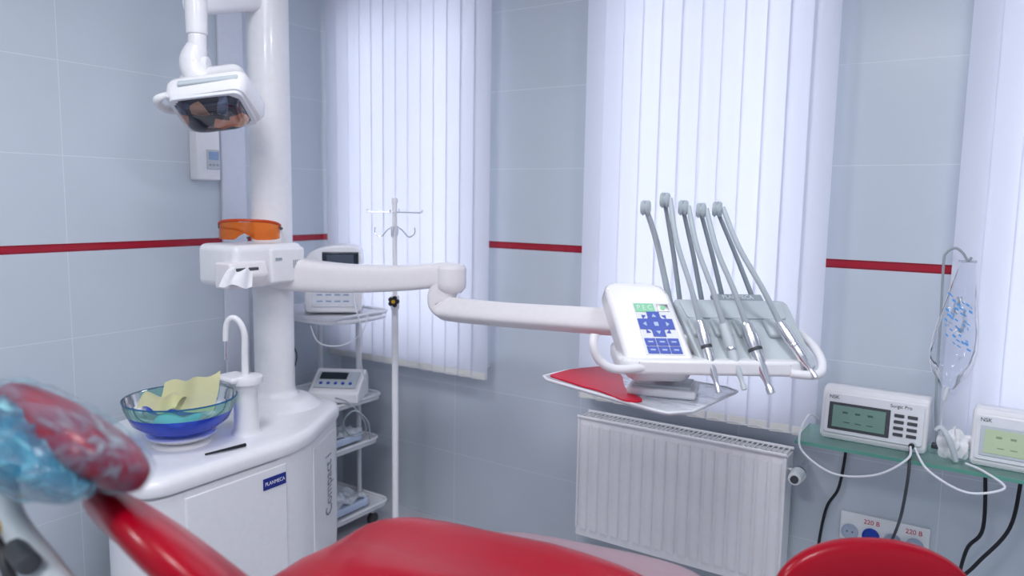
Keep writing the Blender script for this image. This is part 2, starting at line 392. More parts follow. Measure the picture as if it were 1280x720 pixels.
# ------------------------------------------------------------------ radiator
th=thing("radiator",(1.975,-0.10,0.20),"white steel panel radiator with vertical ribs under the window","radiator")
b=B(); x0,x1,z0,z1=1.55,2.40,0.20,0.725
n=17; p=(x1-x0-0.02)/n
pts=[(x0,0.0),(x0+0.01,0.0)]
for i in range(n):
    a=x0+0.01+i*p
    pts+=[(a+0.006,0.0),(a+0.010,-0.009),(a+p-0.010,-0.009),(a+p-0.006,0.0)]
pts+=[(x1,0.0)]
t=bmesh.new(); zz=[z0,z0+0.03,z0+0.038,z1-0.045,z1-0.037,z1-0.012]
fl=[0,0,1,1,0,0]
g=[[t.verts.new((x,-0.15+y*f,z)) for z,f in zip(zz,fl)] for x,y in pts]
for i in range(len(pts)-1):
    for j in range(len(zz)-1): t.faces.new((g[i][j],g[i+1][j],g[i+1][j+1],g[i][j+1]))
bmesh.ops.recalc_face_normals(t,faces=t.faces); b.add(t,WHITE)
b.box(((x0+x1)/2,-0.062,(z0+z1)/2),(x1-x0-0.01,0.008,z1-z0-0.03),WHITE)
put("front_panel",b,parent=th)
for x in (x0+0.004,x1-0.004):
    b=B(); b.box((x,-0.105,(z0+z1)/2+0.01),(0.010,0.105,z1-z0-0.05),WHITE,0.003); put("side_cover",b,parent=th)
b=B()
b.box(((x0+x1)/2,-0.155,z1-0.004),(x1-x0+0.006,0.012,0.012),WHITE,0.004); b.box(((x0+x1)/2,-0.055,z1-0.004),(x1-x0+0.006,0.012,0.012),WHITE,0.004)
for i in range(44):
    x=x0+0.01+i*(x1-x0-0.02)/43; b.box((x,-0.105,z1-0.008),(0.006,0.096,0.006),WHITE,0.001)
for z in (-0.125,-0.105,-0.085): b.box(((x0+x1)/2,z,z1-0.010),(x1-x0-0.01,0.006,0.005),WHITE,0.001)
b.box(((x0+x1)/2,-0.105,z1-0.035),(x1-x0-0.02,0.08,0.004),LGREY,0)
put("top_grille",b,parent=th)
b=B()
b.cyl((2.39,-0.105,0.655),(2.435,-0.105,0.655),0.012,CHROME); b.box((2.44,-0.105,0.655),(0.03,0.03,0.04),CHROME,0.005)
b.cyl((2.44,-0.10,0.66),(2.44,0.01,0.66),0.010,CHROME)
b.cyl((2.44,-0.12,0.655),(2.44,-0.135,0.655),0.023,BLACK); b.cyl((2.44,-0.135,0.655),(2.44,-0.20,0.655),0.027,WHITE,r1=0.023,bev=0.004); b.cyl((2.44,-0.200,0.655),(2.44,-0.206,0.655),0.014,DGREY)
put("thermostat_valve",b,parent=th,label="white thermostat knob")
b=B(); b.cyl((x0-0.012,-0.105,0.235),(x0+0.01,-0.105,0.235),0.012,BLACK,bev=0.002); put("end_plug",b,parent=th)
for x in (1.7,2.25): b=B(); b.box((x,-0.03,0.6),(0.03,0.06,0.05),WHITE); put("wall_bracket",b,parent=th)
# ------------------------------------------------------------------ dental unit
DU=thing("dental_unit",(0.45,-1.1,0.0),"white dental treatment unit with spittoon, column, lamp and instrument console","dental unit")
foot=[(0.15,-1.36),(0.40,-1.52),(0.70,-1.69),(0.86,-1.64),(0.865,-1.04),(0.63,-0.62),(0.15,-0.62)]
frad=[0.04,0.10,0.12,0.12,0.12,0.10,0.04]
def off(pts,d):
    c=Vector((0.5,-1.13)); return [((x-c.x)*(1+d/0.40)+c.x,(y-c.y)*(1+d/0.52)+c.y) for x,y in pts]
RF=round_poly(foot,frad,8)
b=B(); b.loft([[(x,y,z) for x,y in off(RF,o)] for o,z in ((-0.02,0.03),(-0.006,0.10),(0.0,0.20),(0.0,0.665),(-0.012,0.678))],WHITE)
b.prism(off(RF,-0.05),0.0,0.04,DGREY,0)
cab=put("cabinet",b,parent=DU)
b=B()
b.loft([[(x,y,z) for x,y in off(RF,o)] for o,z in ((-0.01,0.682),(0.008,0.684),(0.013,0.692),(0.013,0.712),(0.009,0.725),(-0.002,0.736),(-0.02,0.742),(-0.06,0.745))],WHITE)
b.lathe([(0,0),(0.20,0),(0.185,0.006),(0.165,0.018),(0.145,0.035),(0.12,0.044),(0,0.047)],WHITE,T(0.46,-0.83,0.740),48)
put("cabinet_top",b,parent=cab)
b=B(); b.prism([(0.0,-1.53),(0.010,-1.525),(0.010,-1.125),(0.0,-1.12)],0.04,0.655,WHITE,0.003,M=T(0.8605,0,0)); put("door",b,parent=cab)
A1=Vector((0.820,-0.961,0)); A2=Vector((0.675,-0.702,0)); dr=(A2-A1).normalized(); nr=Vector((dr.y,-dr.x,0)); ctr=(A1+A2)/2
b=B(); Ms=frame(ctr+nr*0.002+Vector((0,0,0.35)),dr,(0,0,1))
b.box((0,0,0.001),(0.28,0.60,0.006),WHITE,0.003,M=Ms); put("side_panel",b,parent=cab)
b=B(); Mt=frame(ctr+nr*0.008+Vector((0,0,0.44))+dr*0.04,(0,0,1),-dr)
b.text("Compact i",0.110,Mt,TXT,sx=0.56,off=-0.001); put("lettering",b,parent=cab,label="thin grey vertical lettering")
b=B(); Mn=frame((0.8725,-1.18,0.605),(0,1,0),(0,0,1))
b.box((0,0,0),(0.10,0.042,0.003),NAVY,0.001,M=Mn); b.text("PLANMECA",0.019,Mn@T(0,0,0.002),WTXT,sx=0.9); put("name_plate",b,parent=cab,label="blue name plate")
CX,CY=0.445,-0.82
b=B(); b.lathe([(0,0),(0.105,0),(0.105,0.012),(0.088,0.03),(0.082,0.05),(0.082,1.80),(0.07,1.82),(0,1.82)],WHITE,T(CX,CY,0.765),40)
put("column",b,parent=DU)
# spittoon
BX,BY=0.60,-1.36
b=B()
b.lathe([(0,0),(0.10,0),(0.095,0.010),(0.07,0.018),(0.10,0.030),(0.118,0.041),(0.113,0.045),(0,0.043)],WHITE,T(BX,BY,0.740),40)
sp=put("spittoon",b,parent=DU,label="white spittoon base with coloured glass bowl")
b=B(); zb=0.786
b.lathe([(0,0),(0.07,0.0),(0.12,0.016),(0.160,0.045),(0.176,0.080)],BGLASS,T(BX,BY,zb),64)
b.lathe([(0.176,0.080),(0.184,0.100),(0.189,0.124),(0.185,0.125)],GGLASS,T(BX,BY,zb),64)
b.lathe([(0.185,0.122),(0.1895,0.1225),(0.1895,0.1265),(0.185,0.127)],RGLASS,T(BX,BY,zb),64)
put("glass_bowl",b,parent=sp,label="cobalt blue and aqua glass bowl")
b=B(); TX,TY=0.69,-1.155
b.lathe([(0,0),(0.06,0),(0.056,0.01),(0.045,0.03),(0.042,0.18),(0.05,0.195),(0.062,0.20),(0.064,0.215),(0.06,0.225),(0.03,0.23),(0,0.23)],WHITE,T(TX,TY,0.735),32)
b.box((TX-0.025,TY-0.03,0.955),(0.11,0.10,0.024),WHITE,0.01,seg=3)
put("cup_filler",b,parent=sp)
b=B(); lx_,ly_=-0.84,-0.54
b.tube([(TX,TY,0.95),(TX,TY,1.05),(TX,TY,1.12),(TX+lx_*0.02,TY+ly_*0.02,1.165),(TX+lx_*0.045,TY+ly_*0.045,1.175),(TX+lx_*0.065,TY+ly_*0.065,1.15),(TX+lx_*0.07,TY+ly_*0.07,1.09)],[0.014,0.012,0.0115,0.011,0.011,0.0105,0.010],WHITE,segs=14,n=6)
b.cyl((TX+lx_*0.07,TY+ly_*0.07,1.10),(TX+lx_*0.07,TY+ly_*0.07,1.02),0.006,CHROME)
put("tap",b,parent=sp)
# housing
b=B(); b.box((0.485,-0.955,1.352),(0.24,0.33,0.165),WHITE,0.028,seg=4)
b.box((0.60,-0.88,1.348),(0.03,0.17,0.140),WHITE,0.012,seg=3)
for i in range(6): b.box((0.6165,-0.855+i*0.009,1.352),(0.003,0.003,0.032),GREY,0)
b.box((0.6165,-0.93,1.375),(0.003,0.03,0.01),GREY,0)
hs=put("column_housing",b,parent=DU)
b=B(); b.prism([(0,0),(0.08,0),(0.105,0.05),(0.09,0.10),(0,0.10)],-0.085,0.085,CREAM,0.010,M=frame((0.53,-1.075,1.272),(1,0,0),(0,0,1)))
b.box((0.615,-1.09,1.345),(0.03,0.11,0.014),DGREY,0.003)
put("tissue_dispenser",b,parent=hs)
# arms
b=B(); b.tube([(0.50,-0.83,1.312),(0.62,-0.79,1.300),(0.80,-0.735,1.297),(1.02,-0.67,1.308),(1.14,-0.632,1.322),(1.20,-0.614,1.328),(1.245,-0.600,1.328)],[0.072,0.067,0.058,0.050,0.048,0.050,0.044],CREAM,segs=28,n=8,asp=0.85,pw=3.6)
b.lathe([(0,-0.02),(0.04,-0.018),(0.056,0.0),(0.058,0.02),(0.058,0.072),(0.052,0.086),(0.036,0.092),(0,0.093)],CREAM,T(1.222,-0.608,1.280),36)
put("support_arm",b,parent=DU)
b=B()
b.tube([(1.205,-0.61,1.30),(1.182,-0.618,1.24),(1.195,-0.62,1.208),(1.25,-0.632,1.200),(1.55,-0.70,1.216),(1.80,-0.77,1.237),(2.05,-0.84,1.258)],[0.050,0.052,0.049,0.044,0.041,0.040,0.039],CREAM,segs=28,n=8,asp=0.85,pw=3.6)
put("swing_arm",b,parent=DU)
# operating lamp
LX,LY=0.515,-1.19
b=B()
b.tube([(CX,CY,2.395),(0.46,-0.93,2.37),(0.49,-1.08,2.325),(LX,LY-0.02,2.29)],[0.045,0.038,0.036,0.038],WHITE,segs=20,n=6,pw=2.6)
b.cyl((LX,LY,2.325),(LX,LY,2.19),0.040,WHITE,r1=0.037,bev=0.006,segs=28)
b.cyl((LX,LY,2.20),(LX,LY,2.13),0.032,WHITE,bev=0.003,segs=28)
b.tube([(LX,LY,2.15),(LX-0.012,LY-0.01,2.10),(LX-0.0,LY-0.01,2.055),(0.56,-1.18,2.02)],[0.036,0.048,0.046,0.034],WHITE,segs=20,n=6)
b.cyl((LX-0.045,LY-0.03,2.085),(LX+0.035,LY+0.02,2.085),0.030,WHITE,bev=0.005,segs=24)
lamp=put("operating_lamp",b,parent=DU,label="white operating lamp with joint and dark reflector")
ML=T(0.580,-1.175,1.938)@RZ(30)@RX(-32)@RY(-9)@Matrix.Diagonal((0.88,0.88,1.0,1))
b=B()
b.loft([[(x*k,y*k2+sh,z) for x,y in round_poly([(-0.165,-0.11),(0.165,-0.125),(0.185,0.11),(-0.155,0.12)],0.05,6)] for k,k2,sh,z in ((0.92,0.92,0,-0.02),(1.0,1.0,0,0.0),(1.0,1.0,0,0.045),(0.95,0.94,0.0,0.062),(0.82,0.80,0.008,0.075),(0.78,0.74,0.01,0.115),(0.70,0.66,0.01,0.132),(0.5,0.45,0.01,0.138))],WHITE,M=ML)
b.box((0.02,-0.116,0.025),(0.24,0.02,0.02),LGREY,0.006,M=ML)
put("lamp_head",b,parent=lamp)
b=B()
def dome(u,v):
    x=(u-0.5)*0.26; y=(v-0.5)*0.19; q=min(1,(abs(2*u-1)**4+abs(2*v-1)**4)); return (x*(1+0.06*(1-q)),y,-0.030-0.040*(1-q)**0.5)
b.grid(dome,24,18,MIRR,M=ML)
b.prism(round_poly([(-0.145,-0.105),(0.145,-0.105),(0.15,0.105),(-0.145,0.105)],0.035,5),-0.032,-0.012,PLAST,0.004,M=ML)
put("reflector_glass",b,parent=lamp,label="dark glossy reflector glass with painted reflections")
b=B(); b.tube([(-0.13,0.05,0.03),(-0.185,0.02,0.02),(-0.195,-0.04,-0.005),(-0.185,-0.10,-0.02),(-0.14,-0.115,-0.015)],[0.012,0.016,0.016,0.016,0.011],WHITE,segs=12,n=5,M=ML)
put("lamp_handle",b,parent=lamp)
# instrument console
MT=T(2.31,-0.77,1.14)@RZ(33)
S=427.0
def lx(px): return (px-890)/S
def lz(py): return (462-py)/S
b=B()
b.prism(round_poly([(-0.29,-0.10),(0.25,-0.10),(0.26,0.18),(0.20,0.20),(-0.28,0.20)],0.07,6),0.0,0.045,WHITE,0.012,M=MT,seg=4)
b.prism(round_poly([(-0.20,0.0),(0.19,0.0),(0.19,0.17),(-0.20,0.17)],0.04,5),0.03,0.10,WHITE,0.012,M=MT,seg=3)
con=put("instrument_console",b,parent=DU,label="white instrument console with keypad and hanging handpieces")
Lp=0.268
def shear(k):
    m=Matrix.Identity(4); m[0][1]=k; return m
Mp=MT@frame((lx(828),-0.090,0.012),(1,0.0,-0.0),(0,0.13,0.225))@shear(-0.24)
b=B(); b.prism(round_poly([(-0.112,-0.005),(0.085,-0.005),(0.070,Lp),(-0.115,Lp+0.004)],0.045,6),-0.10,0.0,WHITE,0.014,M=Mp,seg=4)
pod=put("keypad_pod",b,parent=con)
b=B()
b.prism([(-0.052,0.045),(0.062,0.045),(0.060,0.205),(-0.045,0.205)],0.0,0.0025,PLAST,0.0008,M=Mp)
b.box((-0.015,0.188,0.003),(0.056,0.026,0.002),LCDV,0.0005,M=Mp); b.text("P E C",0.020,Mp@T(-0.015,0.188,0.0045),WTXT)
b.box((0.038,0.188,0.003),(0.032,0.022,0.002),LCDK,0.0005,M=Mp); b.cyl(Mp@Vector((0.038,0.188,0.004)),Mp@Vector((0.038,0.188,0.0052)),0.007,LCDV)
b.prism([(-0.046,0.122),(-0.018,0.122),(-0.014,0.118),(-0.014,0.100),(0.022,0.100),(0.022,0.118),(0.026,0.122),(0.054,0.122),(0.054,0.154),(0.026,0.154),(0.022,0.158),(0.022,0.176),(-0.014,0.176),(-0.014,0.158),(-0.018,0.154),(-0.046,0.154)],0.002,0.0045,BLUE,0,M=Mp)
for (x,y,r_) in ((-0.028,0.163,45),(0.036,0.163,-45),(-0.028,0.113,135),(0.036,0.113,-135)): b.prism([(-0.008,-0.006),(0.008,-0.006),(0,0.004)],0.002,0.004,BLUE,0,M=Mp@T(x,y,0)@RZ(r_))
b.box((0.004,0.138,0.0048),(0.012,0.012,0.001),LCDB,0,M=Mp)
for (x,y,r_) in ((-0.028,0.138,90),(0.036,0.138,-90),(0.004,0.163,0),(0.004,0.113,180)): b.prism([(-0.007,-0.004),(0.007,-0.004),(0,0.006)],0.0045,0.0054,LCDB,0,M=Mp@T(x,y,0)@RZ(r_))
for i in range(3):
    for j in range(2): b.box((-0.028+i*0.033,0.084-j*0.024,0.003),(0.031,0.022,0.003),BLUE,0.001,M=Mp); b.box((-0.028+i*0.033,0.084-j*0.024,0.0048),(0.014,0.004,0.001),LCDB,0,M=Mp)
put("keypad",b,parent=pod,label="blue keys and small green display")
L2=0.231
Mh=MT@frame((lx(936),-0.085,0.025),(1,0,0),(0,0.15,0.165))@shear(-0.26)
b=B(); b.prism(round_poly([(-0.155,0),(0.165,0),(0.180,L2),(-0.16,L2)],0.02,4),-0.03,0.0,LGREY,0.006,M=Mh)
b.prism(round_poly([(-0.14,0.16),(0.15,0.16),(0.16,L2-0.008),(-0.145,L2-0.008)],0.01,4),-0.002,0.006,LGREY,0.003,M=Mh)
for i,x in enumerate((-0.135,-0.07,-0.005,0.085)):
    b.box((x+0.012,0.125,0.008),(0.05,0.06,0.02),LGREY,0.008,M=Mh,seg=3)
put("handpiece_holder",b,parent=con,label="light grey holder panel")
b=B(); b.box((0.04,L2+0.008,-0.01),(0.15,0.026,0.02),GREY,0.004,M=Mh); b.text("PLANMECA",0.018,Mh@T(0.04,L2+0.008,0.001),WTXT); put("name_strip",b,parent=con)
for pts in ([(-0.22,-0.09,0.02),(-0.30,-0.115,0.02),(-0.345,-0.12,0.045),(-0.362,-0.12,0.085),(-0.360,-0.11,0.115)],[(0.22,0.10,0.105),(0.265,0.05,0.10),(0.290,-0.02,0.065),(0.290,-0.07,0.03),(0.260,-0.105,0.01),(0.19,-0.10,0.012)]):
    b=B(); b.tube(pts,0.0125,WHITE,segs=14,n=6,M=MT); put("console_handle",b,parent=con)
def pulley(b,P):
    Q=MT@T(*P)@RY(90)@RX(20)
    b.lathe([(0,-0.013),(0.018,-0.013),(0.023,-0.007),(0.016,0),(0.023,0.007),(0.018,0.013),(0,0.013)],MGREY,Q,24)
    b.box((0,0.004,0.004),(0.024,0.034,0.034),GREY,0.010,M=MT@T(*P),seg=3)
inst=[(825,254,868,400,885,488),(848,263,897,403,915,484),(870,266,925,403,947,488),(890,264,966,400,998,468)]
for k,(px,py,hx,hy,tx,ty) in enumerate(inst):
    b=B()
    P0=Vector((lx(px),0.03,lz(py))); Hh=Vector((lx(hx),-0.035,lz(hy)-0.005)); Tt=Vector((lx(tx),-0.12,lz(ty)+0.02))
    base=Vector((lx(hx)-0.025,0.11,0.17))
    b.tube([base,(base+P0)/2+Vector((0.006,0.02,0)),P0+Vector((0,0.01,0))],[0.008,0.007,0.006],GREY,segs=10,n=6,M=MT); pulley(b,P0)
    put("instrument_arm",b,parent=con,label="slim grey balanced arm with pulley")
    b=B(); q1=P0*0.67+Hh*0.33+Vector((-0.006,-0.03,0.0)); q2=P0*0.3+Hh*0.7+Vector((-0.002,-0.025,0.0))
    b.tube([P0+Vector((0.012,-0.012,0.005)),q1,q2,Hh],[0.0072,0.0075,0.0078,0.0085],MGREY,segs=10,n=8,M=MT); put("instrument_hose",b,parent=con)
    b=B(); d=Tt-Hh
    q=MT@T(*Hh)@d.to_track_quat('Z','Y').to_matrix().to_4x4(); Ld=d.length; w=[1.1,1.0,1.4,1.1][k]
    b.lathe([(0,-0.01),(0.010*w,-0.01),(0.013*w,0.0),(0.013*w,0.02),(0.015*w,0.025),(0.015*w,0.06),(0.0125*w,0.065),(0.0135*w,0.09),(0.012*w,0.11),(0.0125*w,Ld*0.62),(0.009*w,Ld*0.75),(0.0065*w,Ld*0.82),(0.006*w,Ld*0.9),(0.008*w,Ld*0.92),(0.008*w,Ld),(0,Ld)],STEEL if k!=1 else LGREY,q,18)
    b.lathe([(0.0135*w,0.066),(0.0145*w,0.068),(0.0145*w,0.074),(0.0135*w,0.076)],DGREY if k in (0,2) else CHROME,q,18)
    put("handpiece",b,parent=con,label="silver dental handpiece")
b=B(); P0=Vector((lx(803),0.05,lz(264)))
b.tube([(lx(845),0.12,0.17),(lx(822),0.09,0.36),P0],[0.010,0.009,0.008],MGREY,segs=10,n=5,M=MT); pulley(b,P0)
put("instrument_arm",b,parent=con,label="slim grey balanced arm with pulley")
# lower tray
b=B()
tp=[(1.765,-0.815),(1.785,-0.70),(1.84,-0.58),(1.88,-0.565),(2.30,-0.60),(2.345,-0.63),(2.31,-0.93),(2.26,-0.985),(2.22,-0.98),(1.80,-0.85)]
b.prism(tp,1.040,1.050,TRAYF,0.003)
b.tube([(x,y,1.048) for x,y in tp]+[(tp[0][0],tp[0][1],1.048)],0.0045,PLAST,segs=8,n=1)
b.cyl((2.16,-0.76,1.05),(2.16,-0.76,1.15),0.03,PLAST,bev=0.004)
put("lower_tray",b,parent=con,label="clear acrylic tray with white rim")
b=B(); MTb=T(2.17,-0.79,0)@RZ(15)@T(-2.16,0.80,0); b.box((2.16,-0.80,1.066),(0.20,0.15,0.026),PLAST,0.008,M=MTb); b.box((2.16,-0.80,1.082),(0.17,0.12,0.010),LGREY,0.004,M=MTb)
put("tray_block",b,parent=con)
b=B()
b.prism(round_poly([(1.785,-0.82),(1.80,-0.70),(1.86,-0.60),(1.91,-0.595),(1.99,-0.69),(2.04,-0.79),(2.08,-0.85),(2.15,-0.905),(2.165,-0.935),(2.14,-0.960),(2.10,-0.950),(2.04,-0.915),(2.00,-0.895),(1.95,-0.885)],0.02,4),1.0515,1.056,REDP,0.001)
put("plastic_paddle",b,label="flat red plastic paddle lying on the clear tray",cat="plastic holder")
# ------------------------------------------------------------------ tissue, goggles, bib
b=B()
def tis(u,v):
    a=(u-0.5)*0.09*(1+0.6*v)
    return (0.618+0.045*v+0.004*math.sin(u*12),-1.095+a-0.07*v,1.356-0.010*v+0.006*math.sin(u*9+v*4)-0.045*v*v-0.02*u*v)
b.grid(tis,18,12,PAPER,0.001); put("tissue",b,label="white paper tissue pulled from the dispenser slot",cat="tissue")
G0=T(0.520,-1.005,1.438)@RZ(38)@RX(-6)@Matrix.Diagonal((1.12,1.12,1.25,1))
gg=thing("safety_goggles",(0.520,-1.005,1.438),"orange wraparound safety goggles resting on the white housing","goggles")
b=B()
def lens(u,v):
    a=(u-0.5)*math.radians(170); r=0.105
    h=0.062*(1-0.35*abs(2*u-1)**3)*(0.92 if abs(u-0.5)>0.08 else 0.85); zz=(v-0.5)*h+0.036
    if v<0.5: zz+=0.018*max(0,1-abs(u-0.5)/0.12)*(1-2*v)
    return (math.sin(a)*r,-math.cos(a)*r*0.75+0.05,zz)
b.grid(lens,36,8,AMBER,0.0,M=G0); put("lens",b,parent=gg,label="orange amber lens")
b=B(); OR=mat("orange_frame",hexc("C0400C"),0.3)
b.tube([(math.sin((u/12-0.5)*2.97)*0.106,-math.cos((u/12-0.5)*2.97)*0.079+0.05,0.068-0.010*abs(u/6-1)**3) for u in range(13)],0.0045,OR,segs=8,n=3,M=G0)
for s in (-1,1): b.tube([(s*0.104,0.04,0.05),(s*0.10,0.09,0.05),(s*0.06,0.115,0.045),(-s*0.03,0.12,0.02)],[0.005,0.004,0.0035,0.003],DGREY,segs=8,n=5,M=G0)
put("frame",b,parent=gg)
BR=Vector((0.84,0.54,0)); BA=Vector((-0.54,0.84,0)); BC=Vector((BX,BY,0))
b=B()
def bib1(u,v):
    r=-0.075+0.20*u-0.015*v; a=0.085-0.12*(1-v)+0.018*math.sin(u*7)+0.012*math.sin(v*4)
    z=0.870+0.115*v*(0.62+0.38*u)-0.02*u*(1-u)*v+0.006*math.sin(u*13)*v
    p=BC+BR*r+BA*a; return (p.x,p.y,z)
b.grid(bib1,36,20,BIB,0.0)
def bib2(u,v):
    r=-0.125+0.14*u; a=-0.07+0.13*v+0.01*math.sin(u*6); z=0.880+0.026*math.sin(v*3.1)+0.012*math.sin(u*8+v*3)+0.015*v
    p=BC+BR*r+BA*a; return (p.x,p.y,z)
b.grid(bib2,24,20,BIB,0.0)
put("paper_bib",b,label="crumpled pale yellow paper bib draped in the glass bowl",cat="paper bib")
b=B()
def bib3(u,v):
    r=-0.05+0.15*u; a=-0.115+0.10*v; z=0.842+0.018*math.sin(v*3)+0.008*math.sin(u*9)
    p=BC+BR*r+BA*a; return (p.x,p.y,z)
b.grid(bib3,20,20,CYANP,0.0012); put("paper_napkin",b,label="crumpled cyan napkin lying inside the glass bowl",cat="napkin")
b=B(); b.tube([(0.79,-1.40,0.750),(0.81,-1.34,0.753),(0.82,-1.26,0.752)],[0.003,0.0045,0.006],BLACK,segs=8,n=5); put("handle_tool",b,label="small black handled tool on the white cabinet top",cat="tool")
# ------------------------------------------------------------------ wall control box and duct
wc=thing("wall_controller",(0.0,-0.84,1.69),"white wall control box with small display on tiled wall","control box")
b=B(); b.box((0.03,-0.835,1.83),(0.06,0.115,0.29),WHITE,0.008); put("casing",b,parent=wc)
b=B(); b.box((0.062,-0.815,1.775),(0.006,0.065,0.085),LGREY,0.003); b.box((0.066,-0.815,1.792),(0.003,0.048,0.035),LCDB,0.001)
for i in range(3): b.box((0.066,-0.833+i*0.018,1.752),(0.003,0.010,0.008),GREY,0.001)
put("display",b,parent=wc)
b=B(); b.box((0.008,-0.675,1.50),(0.016,0.13,2.8),GDUCT,0.004); put("cable_duct",b,label="pale vertical plastic cable duct on the tiled wall",cat="cable duct")
# ------------------------------------------------------------------ equipment cart
ct=thing("equipment_cart",(0.29,-0.38,0.0),"white multi-shelf medical equipment cart beside the dental unit","cart")
cx0,cx1,cy0,cy1=0.07,0.50,-0.58,-0.20
def rr(x0,x1,y0,y1,r=0.05,n=5):
    o=[]
    for (cx,cy,a0) in ((x1-r,y0+r,-90),(x1-r,y1-r,0),(x0+r,y1-r,90),(x0+r,y0+r,180)):
        for k in range(n+1): a=math.radians(a0+90*k/n); o.append((cx+r*math.cos(a),cy+r*math.sin(a)))
    return o
for z,ex in ((1.075,0.03),(0.655,-0.02),(0.43,-0.04),(0.12,0.02)):
    b=B(); R_=rr(cx0-0.02,cx1+ex,cy0-0.02,cy1+0.01); b.prism(R_,z-0.02,z,PLAST,0.004); 
    b.tube([(x,y,z+0.004) for x,y in R_]+[(R_[0][0],R_[0][1],z+0.004)],0.008,PLAST,segs=8,n=1)
    put("shelf",b,parent=ct)
for (x,y) in ((cx0+0.01,cy0+0.02),(cx0+0.01,cy1-0.03),(cx1-0.16,cy1-0.02)):
    b=B(); b.cyl((x,y,0.06),(x,y,1.07),0.012,PLAST); put("post",b,parent=ct)
for (x,y) in ((cx0+0.04,cy0+0.04),(cx1-0.04,cy0+0.04),(cx0+0.04,cy1-0.05),(cx1-0.04,cy1-0.05)):
    b=B(); b.cyl((x-0.012,y,0.03),(x+0.012,y,0.03),0.03,DGREY,bev=0.004); b.cyl((x,y,0.05),(x,y,0.105),0.01,STEEL); put("caster",b,parent=ct)
b=B(); b.tube([(0.50,-0.55,1.06),(0.57,-0.50,1.065),(0.585,-0.38,1.065),(0.56,-0.27,1.065),(0.50,-0.24,1.06)],0.010,PLAST,segs=10,n=5); put("push_handle",b,parent=ct)
MM=T(0.37,-0.40,1.088)@RZ(40)
mo=thing("patient_monitor",(0.37,-0.40,1.088),"white patient monitor with dark screen on the cart","medical monitor")
b=B(); b.prism(round_poly([(-0.13,0.0),(0.13,0.0),(0.13,0.31),(-0.02,0.315),(-0.13,0.27)],[0.02,0.02,0.05,0.06,0.05],5),-0.09,0.08,WHITE,0.010,M=MM@frame((0,0,0),(1,0,0),(0,0,1)),seg=3)
put("casing",b,parent=mo)
b=B(); b.box((0.035,-0.080,0.245),(0.165,0.010,0.075),LCDK,0.006,M=MM); b.box((0.035,-0.0858,0.248),(0.12,0.002,0.045),mat("display_grey",hexc("4A5563"),0.3),0,M=MM); put("screen",b,parent=mo,label="dark display")
b=B(); b.box((0.01,-0.082,0.07),(0.21,0.006,0.085),PLAST,0.002,M=MM)
for i in range(4):
    for j in range(2): b.box((-0.06+i*0.04,-0.0855,0.055+j*0.03),(0.026,0.002,0.006),LCDB,0.0005,M=MM)
b.cyl(MM@Vector((0.095,-0.083,0.14)),MM@Vector((0.095,-0.10,0.14)),0.011,YEL,bev=0.002); b.cyl(MM@Vector((0.065,-0.083,0.14)),MM@Vector((0.065,-0.10,0.14)),0.011,BLUE,bev=0.002)
put("control_panel",b,parent=mo)
M2=T(0.39,-0.40,0.668)@RZ(30)
dv=thing("suction_console",(0.39,-0.40,0.668),"low white medical console with sloped grey keypad on cart shelf","medical device")
b=B(); b.prism([(-0.11,0),(0.10,0),(0.10,0.10),(0.06,0.13),(-0.11,0.05)],-0.12,0.12,WHITE,0.01,M=M2@frame((0,0,0),(0,1,0),(0,0,1))); put("casing",b,parent=dv)
b=B(); ms=M2@frame((0.0,-0.028,0.092),(1,0,0),(0,0.17,0.08))
b.box((0,0,0.003),(0.20,0.12,0.003),LGREY,0.001,M=ms); b.box((-0.02,0.025,0.006),(0.13,0.05,0.003),LCDK,0.001,M=ms)
for i in range(5): b.cyl(ms@Vector((-0.07+i*0.035,-0.03,0.004)),ms@Vector((-0.07+i*0.035,-0.03,0.008)),0.008,BLUE)
put("keypad",b,parent=dv)
for (x,y,z,lab) in ((0.36,-0.40,0.443,"white plastic wrapped instrument tray on a low cart shelf"),(0.42,-0.42,0.133,"white plastic wrapped instrument tray on the bottom cart shelf")):
    tt=thing("instrument_tray",(x,y,z),lab,"tray")
    b=B(); b.prism(rr(x-0.08,x+0.08,y-0.12,y+0.12,0.03,4),z,z+0.035,BLUEV,0.006); put("tray",b,parent=tt)
    b=B()
    def wf(u,v,x=x,y=y,z=z): return (x+(u-0.5)*0.15,y+(v-0.5)*0.22,z+0.045+0.028*noise.noise(Vector((u*4,v*5,x*30)))+0.02*math.sin(u*3.1)*math.sin(v*3.1))
    b.grid(wf,16,20,TRAYF,0.001); put("plastic_wrap",b,parent=tt)
def cable(name,pts,r,m,label,n=8,plug=None): 
    b=B(); b.tube(pts,r,m,segs=7,n=n)
    if plug: b.cyl(plug,(plug[0],plug[1]-0.03,plug[2]),0.013,m,bev=0.003)
    return put(name,b,label=label,cat="cable")
cable("cable",[(0.480,-0.395,1.20),(0.545,-0.44,1.12),(0.61,-0.47,1.03),(0.595,-0.46,0.92),(0.56,-0.42,0.84),(0.53,-0.36,0.76)],0.003,PLAST,"thin white cable hanging from the patient monitor")
cable("cable",[(0.47,-0.50,0.70),(0.56,-0.50,0.69),(0.60,-0.46,0.62),(0.58,-0.42,0.54),(0.53,-0.46,0.52),(0.54,-0.52,0.60),(0.59,-0.50,0.66),(0.615,-0.44,0.60),(0.59,-0.40,0.50)],0.0035,GREY,"coiled grey cable hanging from the cart console")
cable("cable",[(0.30,-0.615,1.07),(0.31,-0.62,0.98),(0.34,-0.61,0.90),(0.30,-0.61,0.80),(0.26,-0.605,0.745)],0.0035,DGREY,"dark cable hanging behind the column")
cable("cable",[(0.44,-0.615,1.05),(0.50,-0.62,0.98),(0.58,-0.56,0.97),(0.62,-0.48,1.02),(0.60,-0.42,1.09)],0.003,PLAST,"thin white cable looping below the cart top")
